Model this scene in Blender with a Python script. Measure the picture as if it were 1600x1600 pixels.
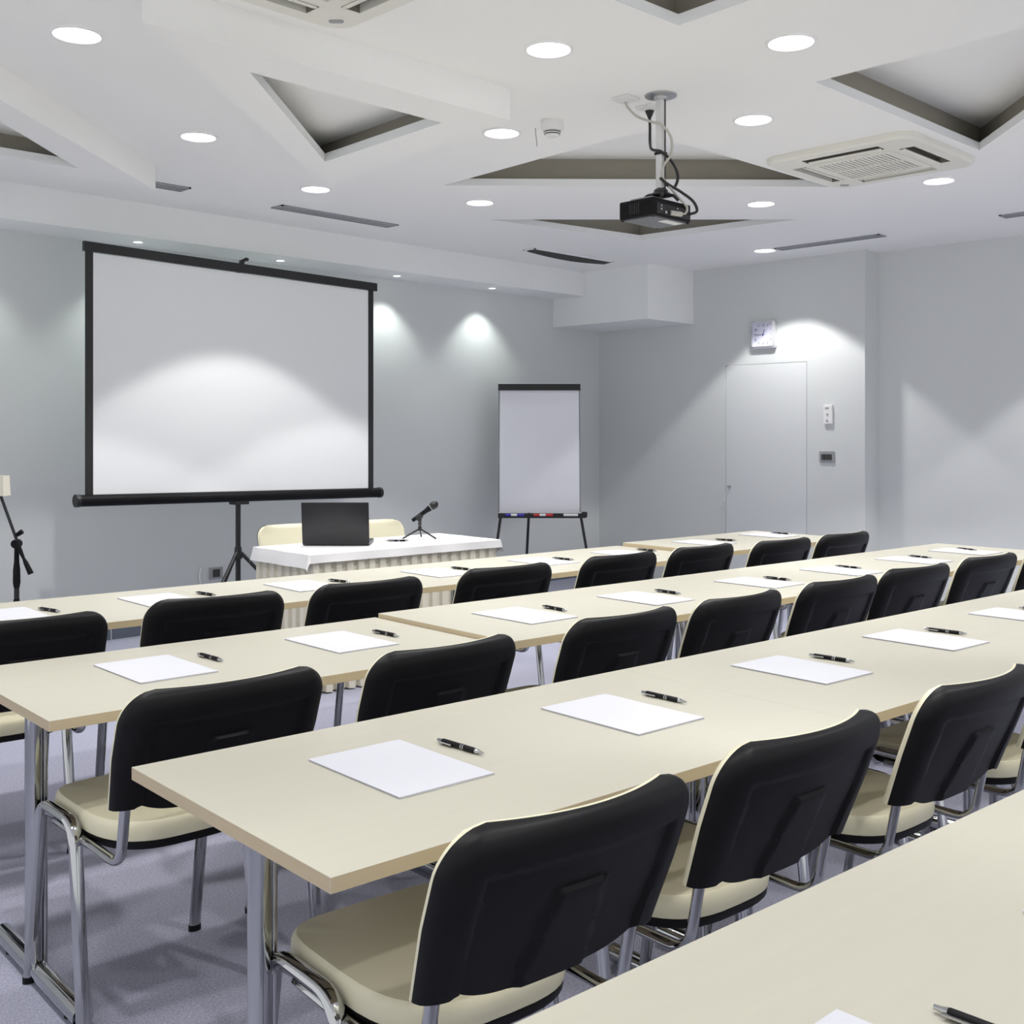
import bpy, bmesh, math, random
from mathutils import Vector, Matrix
from mathutils.geometry import delaunay_2d_cdt
random.seed(7)
PI = math.pi
sc = bpy.context.scene
for o in list(bpy.data.objects): bpy.data.objects.remove(o)
C = bpy.context.collection

# ------------------------------------------------------------------ camera
CAM_H = 1.34
cd = bpy.data.cameras.new('camera'); cam = bpy.data.objects.new('camera', cd); C.objects.link(cam)
cam.location = (0, 0, CAM_H); cam.rotation_euler = (PI/2, 0, math.radians(-45))
cd.sensor_width = 36; cd.lens = 1746/1600*36; cd.shift_y = -118/1600; cd.clip_start = .05
sc.camera = cam
# ------------------------------------------------------------------ world, exposure
w = bpy.data.worlds.new('world'); sc.world = w; w.use_nodes = True
w.node_tree.nodes['Background'].inputs[0].default_value = (.97, .98, 1, 1)
w.node_tree.nodes['Background'].inputs[1].default_value = .72
sc.view_settings.view_transform = 'Standard'; sc.view_settings.look = 'None'
sc.view_settings.gamma = 1; sc.view_settings.use_curve_mapping = False
sc.view_settings.exposure = 0.46
DOWNLIGHT_W = 78; WASH_W = 15; CEIL = 2.83
SPOT_COL = (1, .985, .97); WASH_COL = (.93, 1, .95)

# ------------------------------------------------------------------ materials
def mat(name, col, rough=.5, metal=0, noise=0, nscale=40, bump=0, bscale=200, spec=.5, emit=0, stretch=None):
    m = bpy.data.materials.new(name); m.use_nodes = True
    nt = m.node_tree; b = nt.nodes['Principled BSDF']
    b.inputs['Base Color'].default_value = (*col, 1); b.inputs['Roughness'].default_value = rough
    b.inputs['Metallic'].default_value = metal; b.inputs['Specular IOR Level'].default_value = spec
    if emit:
        b.inputs['Emission Color'].default_value = (*col, 1); b.inputs['Emission Strength'].default_value = emit
    tc = nt.nodes.new('ShaderNodeTexCoord'); src = tc.outputs['Object']
    if stretch:
        mp = nt.nodes.new('ShaderNodeMapping'); mp.inputs['Scale'].default_value = stretch
        nt.links.new(src, mp.inputs[0]); src = mp.outputs[0]
    if noise:
        n = nt.nodes.new('ShaderNodeTexNoise'); n.inputs['Scale'].default_value = nscale; n.inputs['Detail'].default_value = 4
        nt.links.new(src, n.inputs['Vector'])
        mx = nt.nodes.new('ShaderNodeMixRGB'); mx.blend_type = 'MIX'
        mx.inputs[1].default_value = (*[max(0, c*(1-noise)) for c in col], 1)
        mx.inputs[2].default_value = (*[min(1, c*(1+noise)) for c in col], 1)
        nt.links.new(n.outputs['Fac'], mx.inputs[0]); nt.links.new(mx.outputs[0], b.inputs['Base Color'])
    if bump:
        n2 = nt.nodes.new('ShaderNodeTexNoise'); n2.inputs['Scale'].default_value = bscale; n2.inputs['Detail'].default_value = 3
        nt.links.new(src, n2.inputs['Vector'])
        bp = nt.nodes.new('ShaderNodeBump'); bp.inputs['Strength'].default_value = bump; bp.inputs['Distance'].default_value = .002
        nt.links.new(n2.outputs['Fac'], bp.inputs['Height']); nt.links.new(bp.outputs[0], b.inputs['Normal'])
    return m
M = dict(
 wall = mat('wall_paint', (.68, .70, .695), .75, noise=.015, nscale=3, bump=.05, bscale=120),
 ceil = mat('ceiling_paint', (.93, .93, .92), .8, noise=.01, nscale=2),
 cove = mat('cove_shade_tone', (.36, .335, .28), .85, noise=.03, nscale=5),  # taupe puts the shade behind the coffer lips into the colour
 trim = mat('bulkhead_paint', (.88, .895, .895), .75, noise=.01, nscale=3),
 carpet = mat('carpet', (.35, .355, .445), .95, noise=.6, nscale=170, bump=.8, bscale=500, spec=.1),
 base = mat('baseboard_vinyl', (.12, .14, .18), .5, noise=.05),
 maple = mat('maple_laminate', (.455, .438, .365), .42, noise=.035, nscale=6, stretch=(.7, 9, 9)),
 edge = mat('maple_edging', (.47, .385, .255), .45, noise=.08, nscale=8, stretch=(.6, .6, 20)),
 chrome = mat('chrome', (.50, .51, .52), .08, 1, noise=.02, nscale=3),
 steel = mat('brushed_steel', (.55, .55, .55), .3, 1, noise=.04),
 black = mat('black_plastic', (.006, .006, .007), .46, noise=.15, nscale=30, bump=.15, bscale=700, spec=.17),
 blackm = mat('black_metal', (.012, .012, .013), .4, noise=.1),
 cream = mat('cream_vinyl', (.67, .635, .47), .42, noise=.03, nscale=8, bump=.06, bscale=250),
 paper = mat('white_paper', (.55, .555, .60), .7, noise=.008, nscale=5),
 pad = mat('flipchart_paper', (.83, .83, .88), .7, noise=.008, nscale=5),
 cloth = mat('white_cloth', (.74, .735, .735), .9, noise=.02, nscale=12, bump=.15, bscale=300),
 skirt = mat('ivory_skirt', (.70, .665, .56), .9, noise=.03, nscale=14, bump=.1, bscale=300),
 screen = mat('screen_fabric', (.86, .875, .88), .85, noise=.006, nscale=4),
 white = mat('white_plastic', (.82, .82, .81), .4, noise=.01),
 acw = mat('ivory_plastic', (.80, .79, .72), .45, noise=.01),
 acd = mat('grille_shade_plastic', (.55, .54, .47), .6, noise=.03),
 slotd = mat('slot_interior', (.20, .19, .15), .7, noise=.05),
 dark = mat('dark_void', (.05, .05, .048), .8, noise=.1),
 grey = mat('grey_plastic', (.33, .34, .35), .45, noise=.03),
 plate = mat('dark_grey_plate', (.17, .175, .19), .4, noise=.05),
 vent = mat('grey_aluminium', (.33, .34, .36), .45, .3, noise=.03),
 lit = mat('lamp_diffuser', (1, 1, 1), .6, noise=.001, emit=4),
 ring = mat('lamp_ring', (.88, .88, .88), .3, noise=.01),
 silver = mat('silver_plastic', (.72, .73, .75), .25, .6, noise=.01),
 dial = mat('clock_dial', (.78, .78, .92), .5, noise=.01),
 ink = mat('ink_purple', (.10, .08, .22), .5, noise=.02),
 blue = mat('blue_plastic', (.04, .03, .42), .4, noise=.03),
 red = mat('red_plastic', (.62, .03, .03), .4, noise=.03),
 shade = mat('cream_shade', (.82, .77, .64), .8, noise=.02),
 lap = mat('laptop_lid', (.014, .014, .017), .33, noise=.1, nscale=15),
 cableb = mat('black_cable', (.015, .015, .015), .5, noise=.05),
 cablew = mat('grey_cable', (.50, .49, .44), .5, noise=.03),
 door = mat('door_paint', (.71, .73, .735), .6, noise=.01, nscale=3),
)

# ------------------------------------------------------------------ builders
def obj(name, bm, m, parent=None, smooth=False, loc=None, rotz=None):
    me = bpy.data.meshes.new(name)
    bmesh.ops.recalc_face_normals(bm, faces=bm.faces)
    if smooth:
        for f in bm.faces: f.smooth = True
        for e in bm.edges:
            if len(e.link_faces) == 2 and e.calc_face_angle(0) > math.radians(38): e.smooth = False
    bm.to_mesh(me); bm.free()
    for x in (m if isinstance(m, (list, tuple)) else [m]): me.materials.append(x)
    o = bpy.data.objects.new(name, me); C.objects.link(o)
    if parent: o.parent = parent
    if loc is not None: o.location = loc
    if rotz is not None: o.rotation_euler = (0, 0, rotz)
    return o
def tag(o, label, cat, group=None, kind=None):
    o['label'] = label; o['category'] = cat
    if group: o['group'] = group
    if kind: o['kind'] = kind
    return o
def thing(name, label, cat, loc=(0, 0, 0), rotz=0, group=None):
    o = bpy.data.objects.new(name, None); C.objects.link(o); o.location = loc; o.rotation_euler = (0, 0, rotz)
    o.empty_display_size = .05
    return tag(o, label, cat, group)
def struct(name, bm, m, parent=None):
    o = obj(name, bm, m, parent)
    if not parent: o['kind'] = 'structure'
    return o
def dup(root, loc, rotz=0, label=None, group=None):
    r = root.copy(); C.objects.link(r); r.location = loc; r.rotation_euler = (0, 0, rotz)
    if label: r['label'] = label
    if group: r['group'] = group
    for ch in list(root.children):
        c = ch.copy(); C.objects.link(c); c.parent = r
        for g in ch.children:
            d = g.copy(); C.objects.link(d); d.parent = c
    return r
def B(): return bmesh.new()
def box(bm, x0, x1, y0, y1, z0, z1, bev=0, mi=0):
    vs = [bm.verts.new((x, y, z)) for z in (z0, z1) for x, y in ((x0, y0), (x1, y0), (x1, y1), (x0, y1))]
    fs = [bm.faces.new([vs[i] for i in q]) for q in ((3, 2, 1, 0), (4, 5, 6, 7), (0, 1, 5, 4), (1, 2, 6, 5), (2, 3, 7, 6), (3, 0, 4, 7))]
    for f in fs: f.material_index = mi
    if bev:
        es = list({e for f in fs for e in f.edges})
        bmesh.ops.bevel(bm, geom=es, offset=bev, segments=2, affect='EDGES', profile=.7)
    return fs
def mbox(*a, bev=0):
    bm = B(); box(bm, *a, bev=bev); return bm
def tube(bm, pts, r, seg=10, r2=None, side=None, cap=True):
    """sweep an ellipse (r across 'side', r2 along the other) along pts; r may be a list"""
    pts = [Vector(p) for p in pts]; rings = []; n = len(pts); prev = None
    for i, p in enumerate(pts):
        t = (pts[min(i+1, n-1)] - pts[max(i-1, 0)]).normalized()
        if side is not None: s = Vector(side); s = (s - t*s.dot(t)).normalized()
        elif prev is not None: s = (prev - t*prev.dot(t)).normalized()
        else: s = t.orthogonal().normalized()
        prev = s; u = t.cross(s)
        ra = r[i] if isinstance(r, (list, tuple)) else r
        rb = ra if r2 is None else r2
        rings.append([bm.verts.new(p + s*ra*math.cos(2*PI*k/seg) + u*rb*math.sin(2*PI*k/seg)) for k in range(seg)])
    for a, b in zip(rings, rings[1:]):
        for k in range(seg): bm.faces.new((a[k], a[(k+1) % seg], b[(k+1) % seg], b[k]))
    if cap: bm.faces.new(rings[0][::-1]); bm.faces.new(rings[-1])
    return bm
def fillet(pts, r, n=5):
    """round the inner corners of a polyline"""
    pts = [Vector(p) for p in pts]; out = [pts[0]]
    for a, b, c in zip(pts, pts[1:], pts[2:]):
        d1 = (a-b); d2 = (c-b); q = min(r, d1.length*.49, d2.length*.49)
        p0 = b + d1.normalized()*q; p1 = b + d2.normalized()*q
        for i in range(n+1):
            t = i/n; out.append(p0*(1-t)**2 + b*2*t*(1-t) + p1*t*t)
    out.append(pts[-1]); return out
def lathe(bm, prof, seg=24, cx=0, cy=0, z0=0, cap=True):
    rings = []
    for r, z in prof: rings.append([bm.verts.new((cx+r*math.cos(2*PI*k/seg), cy+r*math.sin(2*PI*k/seg), z0+z)) for k in range(seg)])
    for a, b in zip(rings, rings[1:]):
        for k in range(seg): bm.faces.new((a[k], a[(k+1) % seg], b[(k+1) % seg], b[k]))
    if cap:
        if prof[0][0] > 1e-5: bm.faces.new(rings[0][::-1])
        if prof[-1][0] > 1e-5: bm.faces.new(rings[-1])
    return bm
def sheet(bm, outer, holes, fn):
    """flat polygon with holes, mapped into space by fn(u, v)"""
    vs = []; es = []
    for lp in [outer]+holes:
        s = len(vs); n = len(lp); vs += [Vector(p) for p in lp]; es += [(s+i, s+(i+1) % n) for i in range(n)]
    V, E_, F, *_ = delaunay_2d_cdt(vs, es, [], 1, 1e-6)
    bv = [bm.verts.new(fn(v.x, v.y)) for v in V]
    def inside(p, poly):
        c = False
        for (x1, y1), (x2, y2) in zip(poly, poly[1:]+poly[:1]):
            if (y1 > p.y) != (y2 > p.y) and p.x < (x2-x1)*(p.y-y1)/(y2-y1)+x1: c = not c
        return c
    for f in F:
        ct = sum((V[i] for i in f), Vector((0, 0)))/len(f)
        if any(inside(ct, h) for h in holes): continue
        bm.faces.new([bv[i] for i in f])
    bmesh.ops.delete(bm, geom=[v for v in bm.verts if not v.link_faces], context='VERTS')
    return bm
def wallstrip(bm, poly, z0, z1, closed=True):
    n = len(poly)
    for i in range(n if closed else n-1):
        (x1, y1), (x2, y2) = poly[i], poly[(i+1) % n]
        bm.faces.new([bm.verts.new(p) for p in ((x1, y1, z0), (x2, y2, z0), (x2, y2, z1), (x1, y1, z1))])
def offset(poly, d):
    """grow a convex polygon outwards by d"""
    n = len(poly); cx = sum(p[0] for p in poly)/n; cy = sum(p[1] for p in poly)/n; L = []
    for i in range(n):
        a = Vector(poly[i]); b = Vector(poly[(i+1) % n]); t = (b-a).normalized(); nn = Vector((t.y, -t.x))
        if nn.dot(Vector((cx, cy))-a) > 0: nn = -nn
        L.append((a+nn*d, t))
    out = []
    for i in range(n):
        (p, r), (q, s) = L[i-1], L[i]; cr = r.x*s.y-r.y*s.x; d_ = q-p
        k = (d_.x*s.y-d_.y*s.x)/cr; v = p+r*k; out.append((v.x, v.y))
    return out
RA = math.radians(-3.88)       # the table rows stand slightly askew in the room
def row(x, y, z=0): return Vector((x*math.cos(RA)-y*math.sin(RA), x*math.sin(RA)+y*math.cos(RA), z))

# ================================================================== the room
WY, WX, WX2, WEND = 7.09, 8.29, 8.50, 4.31
X0, Y0 = -1.6, -2.2
struct('floor', sheet(B(), [(X0, Y0), (8.7, Y0), (8.7, 7.3), (X0, 7.3)], [], lambda u, v: (u, v, 0)), M['carpet'])
# coffers: triangular openings with a lip and a set-back cove
cofA = [(4.303, 3.410), (6.057, 3.377), (4.402, 4.983)]
cofB = [(5.318, 5.535), (6.809, 4.043), (6.700, 5.323)]
cofT = [(3.292, 2.439), (1.75, 2.50), (3.20, .85)]
cofR = [(4.223, 2.420), (5.836, 2.395), (4.19, .93)]
isl1 = [(1.724, 3.431), (3.374, 3.385), (3.559, 4.976)]; cof1 = [(2.25, 3.63), (3.199, 3.629), (3.247, 4.552)]
isl2 = [(2.959, 5.731), (1.40, 4.345), (1.38, 5.80)]; cof2 = [(2.442, 5.543), (1.57, 4.69), (1.56, 5.58)]
ISZ = CEIL-.135
ceil = struct('ceiling', sheet(B(), [(X0, Y0), (8.7, Y0), (8.7, 7.3), (X0, 7.3)], [cofA, cofB, cofT, cofR], lambda u, v: (u, v, CEIL)), M['ceil'])
def coffer(poly, z, parent):
    lip = .042
    bm = B(); wallstrip(bm, poly, z, z+lip)
    o2 = offset(poly, .10)
    n = len(poly)
    for i in range(n):
        j = (i+1) % n
        bm.faces.new([bm.verts.new(p) for p in ((*poly[i], z+lip), (*poly[j], z+lip), (*o2[j], z+lip), (*o2[i], z+lip))])
    struct('coffer_lip', bm, M['trim'], parent)
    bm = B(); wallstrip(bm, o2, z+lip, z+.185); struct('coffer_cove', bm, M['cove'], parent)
    bm = B(); bm.faces.new([bm.verts.new((*p, z+.185)) for p in o2]); struct('coffer_panel', bm, M['ceil'], parent)
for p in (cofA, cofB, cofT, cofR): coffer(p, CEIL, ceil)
for i, (isl, cf) in enumerate(((isl1, cof1), (isl2, cof2))):
    bm = B(); sheet(bm, isl, [cf], lambda u, v: (u, v, ISZ)); wallstrip(bm, isl, ISZ, CEIL)
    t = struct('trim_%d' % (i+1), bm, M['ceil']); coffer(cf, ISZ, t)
# walls
struct('wall_front', sheet(B(), [(X0, 0), (WX, 0), (WX, CEIL), (X0, CEIL)], [], lambda u, v: (u, WY, v)), M['wall'])
DY0, DY1, DZ = 4.829, 5.632, 1.964
bm = sheet(B(), [(WEND, 0), (WY, 0), (WY, CEIL), (WEND, CEIL)], [[(DY0, 0), (DY1, 0), (DY1, DZ), (DY0, DZ)]], lambda u, v: (WX, u, v))
bm.faces.new([bm.verts.new(p) for p in ((WX, WEND, 0), (WX2, WEND, 0), (WX2, WEND, CEIL), (WX, WEND, CEIL))])
bm.faces.new([bm.verts.new(p) for p in ((WX2, WEND, 0), (WX2, Y0, 0), (WX2, Y0, CEIL), (WX2, WEND, CEIL))])
# reveal of the door opening
for a, b in (((DY0, 0), (DY0, DZ)), ((DY0, DZ), (DY1, DZ)), ((DY1, DZ), (DY1, 0))):
    bm.faces.new([bm.verts.new(p) for p in ((WX, *a), (WX, *b), (WX+.05, *b), (WX+.05, *a))])
struct('wall_right', bm, M['wall'])
dr = struct('door_1', mbox(WX+.004, WX+.045, DY0+.005, DY1-.005, .006, DZ-.006), M['door'])
bm = B(); box(bm, WX-.012, WX+.006, 5.575, 5.605, .885, .91, bev=.004); struct('door_handle', bm, M['steel'], dr)
bm = B(); tube(bm, [(WX-.014, 5.595, .89), (WX-.012, 5.602, .85), (WX-.012, 5.63, .80), (WX-.012, 5.655, .765), (WX-.012, 5.662, .735), (WX-.012, 5.645, .728), (WX-.012, 5.63, .75), (WX-.012, 5.635, .79)], .003, 6); struct('key_cord', bm, M['white'], dr)
# bulkhead along the screen wall and corner box
SOZ, SOY = 2.615, 6.715
struct('trim_3', mbox(X0, WX, SOY, WY+.01, SOZ, CEIL+.01), M['trim'])
struct('trim_4', mbox(7.63, WX+.005, 5.975, WY+.01, 2.355, CEIL+.01), M['trim'])
# baseboards, built in lengths
for nm, a, b in (('baseboard_front', (X0, WY), (WX, WY)), ('baseboard_right', (WX, WEND), (WX, DY0-.01))):
    a = Vector(a); b = Vector(b); L = (b-a).length; n = max(1, round(L/1.2)); bm = B()
    for k in range(n):
        p = a.lerp(b, k/n+.0008); q = a.lerp(b, (k+1)/n-.0008)
        if nm.endswith('front'): box(bm, p.x, q.x, WY-.012, WY, 0, .075)
        else: box(bm, WX-.012, WX, p.y, q.y, 0, .075)
    struct(nm, bm, M['base'])

# ================================================================== ceiling fittings
def spot(parent, loc, power, size, blend, col, rot=(0, 0, 0), rad=.06):
    l = bpy.data.lights.new('spot', 'SPOT'); l.energy = power; l.spot_size = math.radians(size); l.spot_blend = blend
    l.color = col; l.shadow_soft_size = rad
    o = bpy.data.objects.new('lamp_light', l); C.objects.link(o); o.location = loc; o.rotation_euler = rot; o.parent = parent
    return o
lab = ['round white downlight at the upper left corner of the ceiling', 'round white downlight between the two lowered triangular ceiling islands',
 'round white downlight on the ceiling just above the long slot vent facing the screen', 'round white downlight left of the far triangular coffer',
 'round white downlight at the tip of the lowered ceiling island, left of the smoke detector', 'large round white downlight at the top, left of the projector pole',
 'large round white downlight at the top right, above the large right-hand coffer edge', 'round white downlight right of the projector pole',
 'round white downlight to the right of the black projector', 'round white downlight beside the right-hand ceiling air conditioner',
 'round white downlight next to the slot vent before the clock wall']
XL = ['between the two coffers at the left of the room', 'right of the top coffer', 'right of the large right-hand coffer', 'under the upper air conditioner side', 'by the right wall', 'near the left aisle', 'directly over the camera side tables', 'behind the camera at left', 'in the rear right corner']
LP = [(1.786, 4.064), (2.822, 5.023), (3.918, 5.589), (4.882, 5.170), (3.837, 3.908), (3.135, 2.936), (3.726, 2.237), (4.510, 2.908), (6.180, 3.928), (6.356, 2.842), (7.752, 4.891)]
EXTRA = [(.75, 3.02), (5.3, 1.0), (6.4, 1.6), (2.0, .9), (7.6, 2.3), (.5, 1.4), (3.7, .3), (1.2, -.6), (6.9, .2)]
first = None
for i, (x, y) in enumerate(LP+EXTRA):
    lb = lab[i] if i < len(lab) else 'white downlight outside the picture, '+XL[i-len(lab)]
    if first is None:
        t = first = thing('downlight', lb, 'ceiling light', (x, y, CEIL), 0, 'recessed ceiling downlights')
        bm = B(); lathe(bm, [(.083, 0), (.096, 0), (.095, -.005), (.086, -.008), (.080, -.002), (.080, 0)], 32, cap=False); obj('ring', bm, M['ring'], t, True)
        bm = B(); lathe(bm, [(.0, -.004), (.05, -.0035), (.081, -.001)], 32); obj('diffuser', bm, M['lit'], t, True)
        spot(t, (0, 0, -.012), DOWNLIGHT_W, 97, .16, SPOT_COL, rad=.07)
    else: t = dup(first, (x, y, CEIL), 0, lb)
# small wall-wash spots under the bulkhead
sl = ['small bright spot under the bulkhead above the left part of the screen', 'small bright spot under the bulkhead right of the screen hook',
      'small bright spot under the bulkhead right of the screen corner', 'small bright spot under the bulkhead above the flipchart side', 'small spot under the bulkhead left of the picture edge']
f2 = None
for lb, x in zip(sl, (3.44, 4.53, 5.61, 6.66, 2.30)):
    if f2 is None:
        f2 = t = thing('wall_wash_spot', lb, 'spotlight', (x, 6.90, SOZ), 0, 'small spots under the bulkhead')
        bm = B(); lathe(bm, [(.030, 0), (.042, 0), (.041, -.004), (.032, -.006), (.029, -.001)], 24, cap=False); obj('ring', bm, M['ring'], t, True)
        bm = B(); lathe(bm, [(0, -.006), (.02, -.005), (.030, -.0015)], 20); obj('diffuser', bm, M['lit'], t, True)
        spot(t, (0, 0, -.015), WASH_W, 100, .55, WASH_COL, rot=(math.radians(-2), 0, 0), rad=.03)
    else: dup(f2, (x, 6.90, SOZ), 0, lb)

# linear slot vents
def vent(x0, x1, y0, y1, label, sag=0):
    t = thing('slot_vent', label, 'vent', ((x0+x1)/2, (y0+y1)/2, CEIL), 0, 'slot vents in the ceiling')
    a = (x1-x0)/2; b = (y1-y0)/2; lx = a >= b; fr = .014
    bm = B()
    for q in ((-a, a, -b, -b+fr), (-a, a, b-fr, b), (-a, -a+fr, -b, b), (a-fr, a, -b, b)): box(bm, *q, -.008, -.0005)
    obj('frame', bm, M['trim'] if sag else M['vent'], t)
    obj('backing', mbox(-a+fr, a-fr, -b+fr, b-fr, -.003, -.001), M['dark'], t)
    n = 1 if sag else 3
    for k in range(n):
        bm = B(); f = (k+1)/(n+1)
        if sag:
            # loosened cover strip bowing down on one side
            P = []
            for i in range(13):
                u = -a+fr+(2*a-2*fr)*i/12; d = -.012-.020*math.sin(PI*i/12)
                P.append([bm.verts.new((u, yy, zz)) for yy, zz in ((-b+fr, -.006), (b-.03, d), (b-.03, d-.004), (-b+fr, -.009))])
            for p, q in zip(P, P[1:]):
                for j in range(4): bm.faces.new((p[j], p[(j+1) % 4], q[(j+1) % 4], q[j]))
            obj('cover_strip', bm, M['dark'], t)
        else:
            if lx: v = -b+2*b*f; box(bm, -a+fr, a-fr, v-.010, v+.010, -.006, -.003)
            else: v = -a+2*a*f; box(bm, v-.010, v+.010, -b+fr, b-fr, -.006, -.003)
            obj('slat', bm, M['vent'], t)
vent(4.03, 4.99, 6.115, 6.245, 'long grey slot vent in the ceiling above the projection screen')
vent(2.42, 3.37, 6.085, 6.215, 'grey slot vent half hidden behind the lowered ceiling island at left')
vent(6.37, 7.34, 6.115, 6.245, 'slot vent with a loosened bowed black cover near the corner box', 1)
vent(7.71, 7.83, 3.90, 4.78, 'long grey slot vent in the ceiling before the clock wall')
vent(7.63, 7.75, 2.05, 3.0, 'grey slot vent cut by the right edge of the picture')

# cassette air conditioners
def rrect(a, b, r, n=6):
    out = []
    for cx, cy, s in ((a-r, b-r, 0), (-a+r, b-r, 1), (-a+r, -b+r, 2), (a-r, -b+r, 3)):
        for i in range(n+1):
            th = PI/2*(s+i/n); out.append((cx+r*math.cos(th), cy+r*math.sin(th)))
    return out
def prism(bm, poly, z0, z1):
    n = len(poly); a = [bm.verts.new((*p, z0)) for p in poly]; b = [bm.verts.new((*p, z1)) for p in poly]
    for i in range(n): bm.faces.new((a[i], a[(i+1) % n], b[(i+1) % n], b[i]))
    bm.faces.new(a[::-1]); bm.faces.new(b)
def cassette(x, y, label):
    t = thing('air_conditioner', label, 'air conditioner', (x, y, CEIL), 0, 'ceiling cassette air conditioners')
    A = .405; Z = -.036
    bm = B()
    slots = []
    for k in range(4):
        q = [(-.215, .265), (.215, .265), (.215, .345), (-.215, .345)]
        rot = k*PI/2; slots.append([(u*math.cos(rot)-v*math.sin(rot), u*math.sin(rot)+v*math.cos(rot)) for u, v in q])
    g = [(-.235, -.235), (.235, -.235), (.235, .235), (-.235, .235)]
    sheet(bm, rrect(A, A, .085), slots+[g], lambda u, v: (u, v, Z))
    o = rrect(A, A, .085); o2 = rrect(A+.012, A+.012, .09); n = len(o)
    for i in range(n):
        j = (i+1) % n
        bm.faces.new([bm.verts.new(p) for p in ((*o[i], Z), (*o[j], Z), (*o2[j], Z+.012), (*o2[i], Z+.012))])
        bm.faces.new([bm.verts.new(p) for p in ((*o2[i], Z+.012), (*o2[j], Z+.012), (*o2[j], -.0005), (*o2[i], -.0005))])
    
    for k in range(4):
        c_, s_ = math.cos(k*PI/2), math.sin(k*PI/2)
        wallstrip(bm, [(u*c_-v*s_, u*s_+v*c_) for u, v in ((-.215, .345), (.215, .345))], Z, -.002, False)
    obj('panel', bm, M['acw'], t)
    for k in range(4):
        rz = k*PI/2
        bm = B(); box(bm, -.215, .215, .265, .345, -.004, -.002); wallstrip(bm, [(.2152, .3452), (.2152, .2648), (-.2152, .2648), (-.2152, .3452)], Z+.001, -.003, False); obj('air_slot', bm, M['slotd'], t, rotz=rz)
        bm = B()
        P = [[bm.verts.new((u, v, z)) for v, z in ((.266, -.041), (.276, -.041), (.290, -.037), (.290, -.034), (.278, -.037), (.266, -.037))] for u in (-.205, .205)]
        for j in range(6): bm.faces.new((P[0][j], P[0][(j+1) % 6], P[1][(j+1) % 6], P[1][j]))
        for p in P: bm.faces.new(p)
        obj('louver', bm, M['acw'], t, rotz=rz)
    bm = B()
    for q in ((-.235, .235, -.235, -.200), (-.235, .235, .200, .235), (-.235, -.200, -.2, .2), (.200, .235, -.2, .2)): box(bm, *q, -.043, -.024)
    box(bm, -.006, .006, -.2, .2, -.042, -.024)
    gr = obj('intake_grille', bm, M['acw'], t)
    obj('grille_backing', mbox(-.2, .2, -.2, .2, -.012, -.010), M['acd'], gr)
    bar = None
    for k in range(16):
        v = -.2+.4*(k+.5)/16
        if bar is None: bar = s = obj('grille_bar', mbox(-.2, .2, -.0070, .0070, -.038, -.028), M['acw'], gr, loc=(0, v, 0))
        else:
            s = bar.copy(); C.objects.link(s); s.location = (0, v, 0)
    bm = B(); prism(bm, rrect(.026, .013, .012, 5), -.040, -.0355); obj('sensor_badge', bm, M['grey'], t, loc=(.33, .33, 0), rotz=-PI/4)
cassette(5.60, 2.88, 'ivory ceiling cassette air conditioner at right, beside the large coffer')
cassette(2.00, 2.87, 'ivory ceiling cassette air conditioner cut by the top edge of the picture')

# smoke detector, hook, ceiling sockets
t = thing('smoke_detector', 'small round white smoke detector on the ceiling left of the projector', 'smoke detector', (3.868, 3.60, CEIL))
bm = B(); lathe(bm, [(.052, 0), (.053, -.035), (.046, -.045), (.042, -.046)], 28, cap=False); obj('base', bm, M['white'], t, True)
bm = B(); lathe(bm, [(.041, -.044), (.034, -.068), (.026, -.074), (0, -.075)], 28); obj('sensor_cap', bm, M['white'], t, True)
for z, r in ((-.052, .0395), (-.062, .0365)):
    bm = B(); lathe(bm, [(r, z-.003), (r+.001, z), (r-.001, z+.003)], 28, cap=False); obj('sensor_slot', bm, M['blackm'], t)
bm = B(); tube(bm, [(3.895, 3.735, CEIL-.001), (3.897, 3.735, CEIL-.03), (3.91, 3.74, CEIL-.065), (3.912, 3.742, CEIL-.085)], .0025, 6)
tag(obj('ceiling_wire', bm, M['grey']), 'short grey wire hanging from the ceiling beside the smoke detector', 'wire')
def socket(x, y, label):
    t = thing('ceiling_socket', label, 'socket', (x, y, CEIL), 0, 'sockets by the projector pole')
    obj('plate', mbox(-.045, .045, -.045, .045, -.012, -.0005, bev=.003), M['white'], t)
    obj('insert', mbox(-.024, .024, -.024, .024, -.018, -.012, bev=.002), M['white'], t)
socket(3.83, 3.125, 'white square ceiling socket with the grey cable plugged in'); socket(4.012, 3.132, 'white square ceiling socket with the black plug, next to the projector pole')

# projector mount and projector
PX, PY = 3.909, 2.990
t = thing('projector_mount', 'grey aluminium ceiling pole carrying the projector', 'projector mount', (PX, PY, CEIL))
bm = B(); lathe(bm, [(.070, -.001), (.070, -.006), (.03, -.010), (.024, -.022)], 28); obj('ceiling_plate', bm, M['steel'], t, True)
bm = B(); box(bm, -.016, .016, -.016, .016, -.415, -.012, bev=.003); obj('pole', bm, mat('pole_aluminium', (.72, .72, .72), .4, .35, noise=.02), t)
bm = B(); box(bm, .0045, .0125, -.0175, -.0155, -.41, -.02); obj('pole_slot', bm, M['blackm'], t)
bm = B(); box(bm, -.021, .021, -.021, .021, -.262, -.250, bev=.003); obj('cable_tie', bm, M['blackm'], t)
bm = B(); lathe(bm, [(.016, -.405), (.030, -.415), (.032, -.425), (.045, -.432), (.055, -.440)], 20); obj('swivel', bm, M['blackm'], t, True)
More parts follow.
